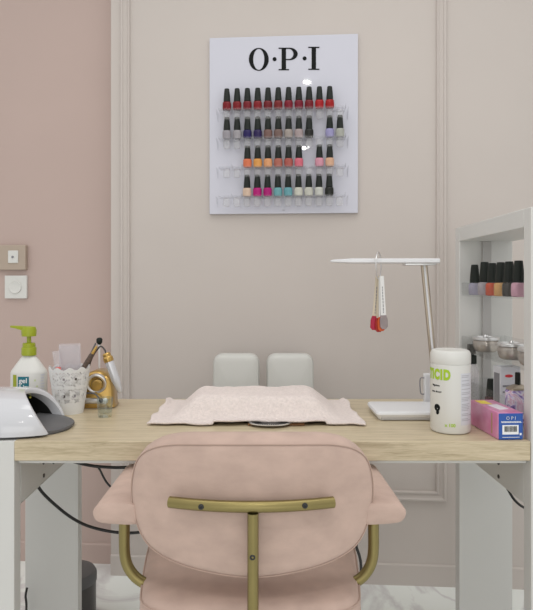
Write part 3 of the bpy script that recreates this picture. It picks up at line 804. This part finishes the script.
build('socket_panel', box(NB(), -.036, .036, -.047, -.030, .014, .030, .006, 3), M['silver'], dr, label='silver socket panel')
bm = NB(); lathe(bm, [(.006, 0), (.006, .003), (.0, .0035)], 20, mtx=Matrix.Translation((.018, -.047, .024)) @ Matrix.Rotation(PI / 2, 4, 'X'), caps=False); build('socket', bm, M['dark'], dr)
bm = NB(); tube(bm, [(.018, -.048, .024), (.016, -.062, .034), (.004, -.058, .044), (-.018, -.055, .046), (-.040, -.052, .040)], .0022, 8, 6); build('lead', bm, M['slate'], dr)
hold = P(116, 378, 1.735) - Vector((DX, DY, ZT))
build('cradle', box(NB(), .040, hold.x + .002, -.010, .010, hold.z - .006, hold.z + .004, .003), M['sleeve'], dr)
hp0 = P(120.5, 393, 1.715); hp1 = P(106.0, 353, 1.715)
o, L = leaning('drill_handpiece', hp0, hp1, 'silver white drill handpiece with a gold collar resting at the machine', 'handpiece')
bm = NB(); lathe(bm, [(.0034, 0), (.0075, .006), (.0095, .022), (.0128, .040), (.0124, L - .030), (.0115, L - .022)], 28); build('grip', bm, M['handle'], o)
bm = NB(); lathe(bm, [(.0132, L - .026), (.0142, L - .022), (.0142, L - .014), (.0110, L - .010), (.0118, L - .004), (.0092, L)], 28); build('gold_collar', bm, M['gold2'], o)
q = [hp1, P(104.5, 349.5, 1.717), P(101.5, 346.5, 1.72), P(98.5, 348.0, 1.73), P(92.5, 357, 1.742), P(88.6, 368, 1.75), P(88, 374, 1.752)]
bm = NB(); tube(bm, [p - Vector(hp1) for p in q], .0024, 8, 6)
cb = build('lead', bm, M['steel'], None); cb.parent = o; cb.matrix_parent_inverse = (Matrix.Translation(o.location) @ o.rotation_euler.to_matrix().to_4x4()).inverted(); cb.location = hp1
bs = P(99.4, 340.5, 1.797)
o, L = leaning('cuticle_brush', (DX - .015, DY + .060, ZT + .0005), bs, 'slim brush with a black round tip standing behind the gold machine', 'brush')
bm = NB(); lathe(bm, [(.002, 0), (.0026, .01), (.0030, L - .018), (.0042, L - .010)], 12); build('handle', bm, M['lamp'], o)
bm = NB(); lathe(bm, [(.004, L - .012), (.0085, L - .006), (.0092, L + .003), (.006, L + .008), (.001, L + .009)], 16); build('tip', bm, M['cap'], o)

gl = empty('shot_glass', ((105 - CX) / F * 1.60, 1.60, ZT), 0, 'small empty shot glass in front of the gold machine', 'glass')
bm = NB(); lathe(bm, [(.001, .0005), (.0170, .0005), (.0180, .002), (.0215, .050), (.0212, .0505), (.0198, .050), (.0170, .012), (.014, .010), (.001, .010)], 40, caps=False); build('tumbler', bm, M['glass'], gl)

# ------------------------------------------------------------------ towel over the hand cushion, dust collector
dc = empty('dust_collector', (.030, 1.512, ZT), 0, 'flat dust collector with slotted silver grille peeping from under the towel', 'dust collector')
build('tray_body', box(NB(), -.055, .085, -.018, .036, .0005, .006, .002), M['brown'], dc)
bm = NB(); pol = [(.054 * math.cos(2 * PI * i / 48), .040 * math.sin(2 * PI * i / 48) - .008) for i in range(48)]
prism(bm, pol, .0065, .0085, lambda a, b_, d: Vector((a, b_, d))); gr = build('grille', bm, M['silver'], dc)
bm = NB()
for k in range(26):
    a = PI + PI * (k + .5) / 26
    m_ = Matrix.Translation((0, -.008, 0)) @ Matrix.Diagonal((1, .75, 1, 1)) @ Matrix.Rotation(a, 4, 'Z')
    box(bm, .028, .047, -.0016, .0016, .0082, .0090, mtx=m_)
build('slots', bm, M['dark'], gr, smooth=False)

def sm(a, b, x):
    t = min(1, max(0, (x - a) / (b - a))); return t * t * (3 - 2 * t)
from mathutils import noise as mnoise
TXL, TXR, TYF, TYB = -.272, .262, 1.492, 1.80
bm = NB(); NU, NV = 150, 84; g = []
for v in range(NV + 1):
    row = []
    for u in range(NU + 1):
        s = u / NU; t = v / NV
        x = TXL + (TXR - TXL) * s; y = TYF + (TYB - TYF) * t
        edge = .004 * math.sin(s * 17) + .003 * math.sin(s * 41 + 1)
        y += edge * (1 - sm(0, .15, t))
        x += (.010 * (t - .2) * (1 if s < .5 else -1)) * abs(2 * s - 1) ** 2 + .003 * math.sin(t * 19) * abs(2 * s - 1) ** 6
        cx_ = (x + .006) / .165; 
        side = 1 - sm(.84, 1.40, abs(cx_))
        fr = sm(TYF + .012, TYF + .085, y) * (1 - sm(TYB - .075, TYB, y))
        h = .051 * side * fr
        nz = mnoise.noise(Vector((x * 14, y * 14, 1.3))) * .0045 + mnoise.noise(Vector((x * 45, y * 45, 4))) * .0016
        z = ZT + .0045 + h + max(0, nz + .002) * (.6 + h * 12)
        z += .006 * math.exp(-((x + .003) / .016) ** 2) * math.exp(-((t) / .10) ** 2)          # small lift at the front edge
        z += .010 * (sm(.93, 1, abs(2 * s - 1))) * (.5 + .5 * math.sin(t * 8 + 1)) * sm(.05, .4, t)     # rumpled ends
        if abs(x - .03) < .14 and y < 1.555: z = max(z, ZT + .0125)
        row.append(bm.verts.new((x, y, z)))
    g.append(row)
for v in range(NV):
    for u in range(NU): bm.faces.new((g[v][u], g[v][u + 1], g[v + 1][u + 1], g[v + 1][u]))
bmesh.ops.recalc_face_normals(bm, faces=bm.faces[:])
to = build('towel', bm, M['towel']); tag(to, 'pale pink terry towel spread over a raised hump on the desk', 'towel')
md = to.modifiers.new('s', 'SOLIDIFY'); md.thickness = .004; md.offset = 1.0 if to.data.polygons[0].normal.z < 0 else -1.0
md.offset = 0

# ------------------------------------------------------------------ pink velvet chair (nearest, seen from behind)
CHX = -.0107
ch = empty('salon_armchair', (CHX, 1.25, 0), 0, 'blush pink velvet armchair with gold frame seen from behind at the desk', 'armchair')
CO = Vector((CHX, 1.25, 0))
Y0, KC = 1.082, 1.10
half = [(0, 445), (62, 444.8), (86, 445.6), (104, 450), (115.5, 460), (120.5, 478), (121, 498), (117.5, 518), (110, 537), (99, 550), (78, 562), (45, 572), (0, 577.5)]
def bw(dx, py):
    X = dx / F * Y0
    for _ in range(5): Y = Y0 + KC * X * X; X = dx / F * Y
    return X, EYE - (py - CY) / F * Y
R_ = [bw(*p) for p in half]
loop = R_ + [(-x, z) for x, z in R_[-2:0:-1]]           # clockwise from top (x right) -> reverse for CCW
loop = loop[::-1]
loop = resample(smooth_loop(loop, 6), 96)
def bfn(a, b_, d):
    Yb = Y0 + KC * a * a
    nx, ny = -2 * KC * a, 1.0; l = math.hypot(nx, ny)
    return Vector((CHX + a + nx / l * d, Yb + ny / l * d, b_)) - CO
bm = NB()
cushion(bm, loop, [(.010, -.002), (.003, .000), (-.001, .004), (-.0065, .016), (-.0115, .032), (-.0125, .048), (-.006, .066), (.010, .080), (.026, .086)], bfn, -.006, .012)
bk = build('backrest', bm, M['velvet'], ch)
bm = NB(); tube(bm, [bfn(x, z, .0012) for x, z in inset2(loop, -.0003)], .0014, 6, closed=True); build('piping', bm, M['piping'], bk)
bm = NB()
for sg in (1,):
    pts = []
    for k in range(17):
        x = -.147 + .292 * k / 16; zc_ = P(0, 506.5, 1.060).z
        pts.append(Vector((CHX + .0 + x, 1.0585 + KC * x * x, zc_)) - CO)
    tube(bm, pts, .0101, 16, 2)
build('back_bar', bm, M['gold'], ch)
bm = NB(); yb0 = 1.0565 - CO.y
tube(bm, [(0.0 + .002, yb0, .700), (.002, yb0, .60), (.002, yb0, .50), (.002, yb0 + .004, .44), (.002, yb0 + .022, .405), (.002, yb0 + .06, .392), (.002, yb0 + .19, .392)], .0098, 16, 8); build('back_post', bm, M['gold'], ch)
for px, py in ((201, 507), (305, 505.8), (252.5, 557.5)):
    Yq = 1.0585 + KC * ((px - 252) / F * 1.06) ** 2 - .0110
    q = P(px, py, Yq)
    bm = NB(); lathe(bm, [(.0, 0), (.0050, 0), (.0050, .002), (.0035, .0032), (.0022, .0032), (.0018, .0018), (.0, .0018)], 20, mtx=Matrix.Translation(q - CO + Vector((0, .0015, 0))) @ Matrix.Rotation(PI / 2, 4, 'X'), caps=False)
    build('bolt', bm, M['dark'], ch)
# seat
ZS = .522
seatp = [(0, -.170), (.10, -.168), (.163, -.158), (.200, -.128), (.211, -.08), (.221, 0), (.230, .10), (.232, .20), (.222, .255), (.19, .285), (.12, .297), (0, .30)]
loop = seatp + [(-x, y) for x, y in seatp[-2:0:-1]]
loop = resample(smooth_loop(loop, 6), 96)
sfn = lambda a, b_, d: Vector((a - .004, b_, d))
bm = NB(); cushion(bm, loop, [(.03, ZS - .105), (.012, ZS - .098), (.001, ZS - .085), (-.002, ZS - .05), (.0, ZS - .018), (.006, ZS - .006), (.016, ZS)], sfn, 0, .016)
st = build('seat', bm, M['velvet'], ch)
bm = NB(); tube(bm, [Vector((x - .004, y, ZS - .014)) for x, y in inset2(loop, .0005)], .0020, 6, closed=True); build('piping', bm, M['piping'], st)
# arms
for sg, xin, xout in ((-1, -.216, -.299), (1, .205, .2885)):
    bm = NB(); w = xout - xin
    prof2 = []
    pol = [(0, .004), (0, .036), (.007, .045), (.03, .047), (.056, .046), (.073, .041), (.083, .029), (.081, .014), (.068, .003), (.03, -.001), (.008, -.001)]
    pol = resample(smooth_loop([(p[0] / .083 * w, p[1]) for p in pol], 5), 48)
    if sg > 0: pol = pol[::-1]
    def afn(a, b_, d, xin=xin, sg=sg):
        t = (d + .118) / .28
        taper = 1 - .10 * max(0, t)
        return Vector((xin + a * (1 - .04 * t), d, .6485 + b_ * .88 * (1 - .08 * t) + .002 * t))
    cushion(bm, pol, [(.007, -.118), (.002, -.115), (0, -.109), (0, .0), (0, .145), (.004, .158), (.012, .162)], afn, -.003, .004)
    build('armrest', bm, M['velvet'], ch)
    xt = -.2535 if sg < 0 else .2390
    q = [(xt, -.05, .650), (xt, -.05, .62), (xt, -.05, .578), (xt - sg * .003, -.05, .552), (xt - sg * .012, -.05, .532), (xt - sg * .028, -.05, .515), (xt - sg * .06, -.05, .497), (xt - sg * .09, -.045, .480)]
    bm = NB(); tube(bm, q, .0108, 14, 8); build('arm_tube', bm, M['gold'], ch)
# pedestal below the frame of the photograph
bm = NB(); lathe(bm, [(.06, .415), (.06, .405), (.028, .400), (.026, .12), (.034, .115), (.034, .06), (.02, .055)], 28, center=(0, .05, 0)); build('column', bm, M['gold'], ch)
for k in range(4):
    a = PI / 4 + k * PI / 2
    bm = NB(); tube(bm, [(.02 * math.cos(a), .05 + .02 * math.sin(a), .085), (.14 * math.cos(a), .05 + .14 * math.sin(a), .07), (.26 * math.cos(a), .05 + .26 * math.sin(a), .014)], .0135, 12, 6); build('leg', bm, M['gold'], ch)

# ------------------------------------------------------------------ white client chair behind the desk
cc_ = empty('client_chair', ((263 - CX) / F * 2.10, 2.0, 0), 0, 'white leatherette chair with a split two-pad back behind the desk', 'chair')
o0 = Vector(cc_.location)
for px0, px1 in ((213, 259.5), (266.5, 313.5)):
    a0 = P(px0, 353.5, 2.085); a1 = P(px1, 353.5, 2.085); w = a1.x - a0.x; h = .33
    cxp = (a0.x + a1.x) / 2 - o0.x; zc2 = a0.z - h / 2 - .001
    bm = NB(); pol = rrect(w, h, .032, 8)
    cushion(bm, pol, [(.016, -.030), (.005, -.025), (0, -.014), (0, .012), (.006, .024), (.018, .030)], lambda a, b_, d: Vector((cxp + a, .085 + d + (b_ * .10), zc2 + b_)), -.006, .004)
    pad = build('back_pad', bm, M['leather'], cc_)
bm = NB(); cushion(bm, rrect(.40, .38, .06, 8, 0, -.13), [(.02, .40), (0, .41), (0, .455), (.02, .47)], sfn, 0, .008); build('seat', bm, M['leather'], cc_)
for sx in (-1, 1):
    for sy in (-.28, .04):
        bm = NB(); tube(bm, [(sx * .14, sy, .41), (sx * .155, sy, .0)], .012, 10, 1, smooth=False); build('leg', bm, M['silver'], cc_)
bm = NB()
for sx in (-.09, .09): tube(bm, [(sx, -.02, .408), (sx, .06, .41), (sx, .118, .50), (sx, .125, .70)], .009, 10, 6)
build('back_support', bm, M['silver'], cc_)

# ------------------------------------------------------------------ bin and cables under the desk
bn = empty('waste_bin', (-.616, 1.985, 0), 0, 'small dark grey round waste bin on the floor behind the left desk leg', 'bin')
bm = NB(); lathe(bm, [(.080, 0), (.084, .004), (.084, .128)], 40); build('bin_body', bm, M['steel'], bn)
bm = NB(); lathe(bm, [(.084, .128), (.0865, .129), (.0865, .152), (.080, .163), (.055, .170), (.004, .173)], 40); build('bin_lid', bm, M['slate'], bn)
c1 = [P(30, 470, 1.62), P(38, 486, 1.62), P(60, 509, 1.66), P(82, 523.5, 1.70), P(105, 530.5, 1.72), P(128, 533, 1.72), P(150, 530, 1.72), P(170, 520, 1.72)]
c1[0].x = XL - .028
bm = NB(); tube(bm, c1, .0042, 10, 8); cab = build('power_cable', bm, M['cable']); tag(cab, 'black cable sagging low from the left side rail behind the armchair', 'cable')
c2 = [P(58, 455, 1.60), P(70, 460.5, 1.60), P(90, 465.5, 1.60), P(108, 467.2, 1.60), P(122, 467.5, 1.60), P(140, 466, 1.60), P(160, 458, 1.60)]
bm = NB(); tube(bm, c2, .0042, 10, 8); cab = build('power_cable', bm, M['cable']); tag(cab, 'black cable running just under the desk top at the left', 'cable')
c3 = [P(97, 466, 1.605), P(100, 470, 1.61), P(104, 478, 1.63), P(108, 484, 1.63), P(120, 496, 1.63)]
bm = NB(); tube(bm, c3, .0028, 8, 8); cab = build('power_cable', bm, M['cable']); tag(cab, 'thin short cable branching down towards the left armrest', 'cable')
c4 = [P(500, 478, 1.55), P(508.5, 491, 1.56), P(514, 499, 1.57), P(524, 507.5, 1.58), P(533, 512, 1.59), P(541, 514, 1.60)]
for p in c4: p.x = max(p.x, XR + .030)
c4 = [P(501, 478, 1.60), P(508.5, 490.5, 1.60), P(513, 498, 1.60), P(518, 503.5, 1.60), P(524, 507.5, 1.60), P(536, 513, 1.60)]
bm = NB(); tube(bm, c4, .0034, 8, 8); cab = build('power_cable', bm, M['cable']); tag(cab, 'short black cable hanging under the shelf tower at the right', 'cable')
c5 = [P(357, 540, 1.45), P(356.5, 547, 1.45), P(359.5, 556, 1.45), P(361, 566, 1.45), P(360, 580, 1.45), P(352, 600, 1.45)]
bm = NB(); tube(bm, c5, .0034, 8, 8); cab = build('power_cable', bm, M['cable']); tag(cab, 'black cable beside the armchair seat at its right arm', 'cable')
c6 = [P(27, 588, 1.80), P(25.6, 596, 1.80), P(26.4, 606, 1.80), P(25, 630, 1.80), P(24, 654, 1.80)]
bm = NB(); tube(bm, c6, .0035, 8, 6); cab = build('power_cable', bm, M['cable']); tag(cab, 'dark cable end by the inner left desk leg near the floor', 'cable')

# ------------------------------------------------------------------ light, camera, view
w = bpy.data.worlds.new('room_light'); SC.world = w; w.use_nodes = True
nt = w.node_tree; bg = nt.nodes['Background']; bg.inputs[0].default_value = (1.0, .985, .965, 1)
tcw = nt.nodes.new('ShaderNodeTexCoord'); sp = nt.nodes.new('ShaderNodeSeparateXYZ'); mr = nt.nodes.new('ShaderNodeMapRange')
nt.links.new(tcw.outputs['Generated'], sp.inputs[0]); nt.links.new(sp.outputs[2], mr.inputs[0])
mr.inputs[1].default_value = -.1; mr.inputs[2].default_value = .8; mr.inputs[3].default_value = .58; mr.inputs[4].default_value = .90
nt.links.new(mr.outputs[0], bg.inputs[1])
def area(name, loc, size, power, col=(1, .965, .92), target=None, shape='DISK'):
    l = bpy.data.lights.new(name, 'AREA'); l.shape = shape; l.size = size; l.energy = power; l.color = col
    o = bpy.data.objects.new(name, l); COL.objects.link(o); o.location = loc
    if target: o.rotation_euler = (Vector(target) - Vector(loc)).to_track_quat('-Z', 'Y').to_euler()
    return o
area('downlight', (.04, -.10, 2.62), .055, 4)
area('downlight', (-.12, -2.28, 2.62), .09, 6)
p = area('overhead_fill', (.1, 1.3, 2.68), 1.5, 4, (1, .985, .965), shape='RECTANGLE'); p.data.size_y = .6; p.data.spread = math.radians(150)  # added soft fill above the desk, set clear of the board's reflection
q = area('frontal_fill', (.2, -5.2, 1.15), 4.2, 30, (1, .99, .98), target=(.2, 2, 1.15), shape='RECTANGLE'); q.data.size_y = 1.9  # added broad fill from behind the camera, for surfaces facing it; no window there

cam = bpy.data.cameras.new('camera'); co = bpy.data.objects.new('camera', cam); COL.objects.link(co)
co.location = (0, 0, EYE); co.rotation_euler = (PI / 2, 0, 0)
cam.sensor_fit = 'HORIZONTAL'; cam.sensor_width = 36; cam.lens = F / 533 * 36
cam.shift_x = (266.5 - CX) / 533; cam.shift_y = -(305 - CY) / 533
cam.clip_start = .02
SC.camera = co
SC.view_settings.view_transform = 'Standard'; SC.view_settings.look = 'None'; SC.view_settings.gamma = 1; SC.view_settings.use_curve_mapping = False
SC.view_settings.exposure = 0.22
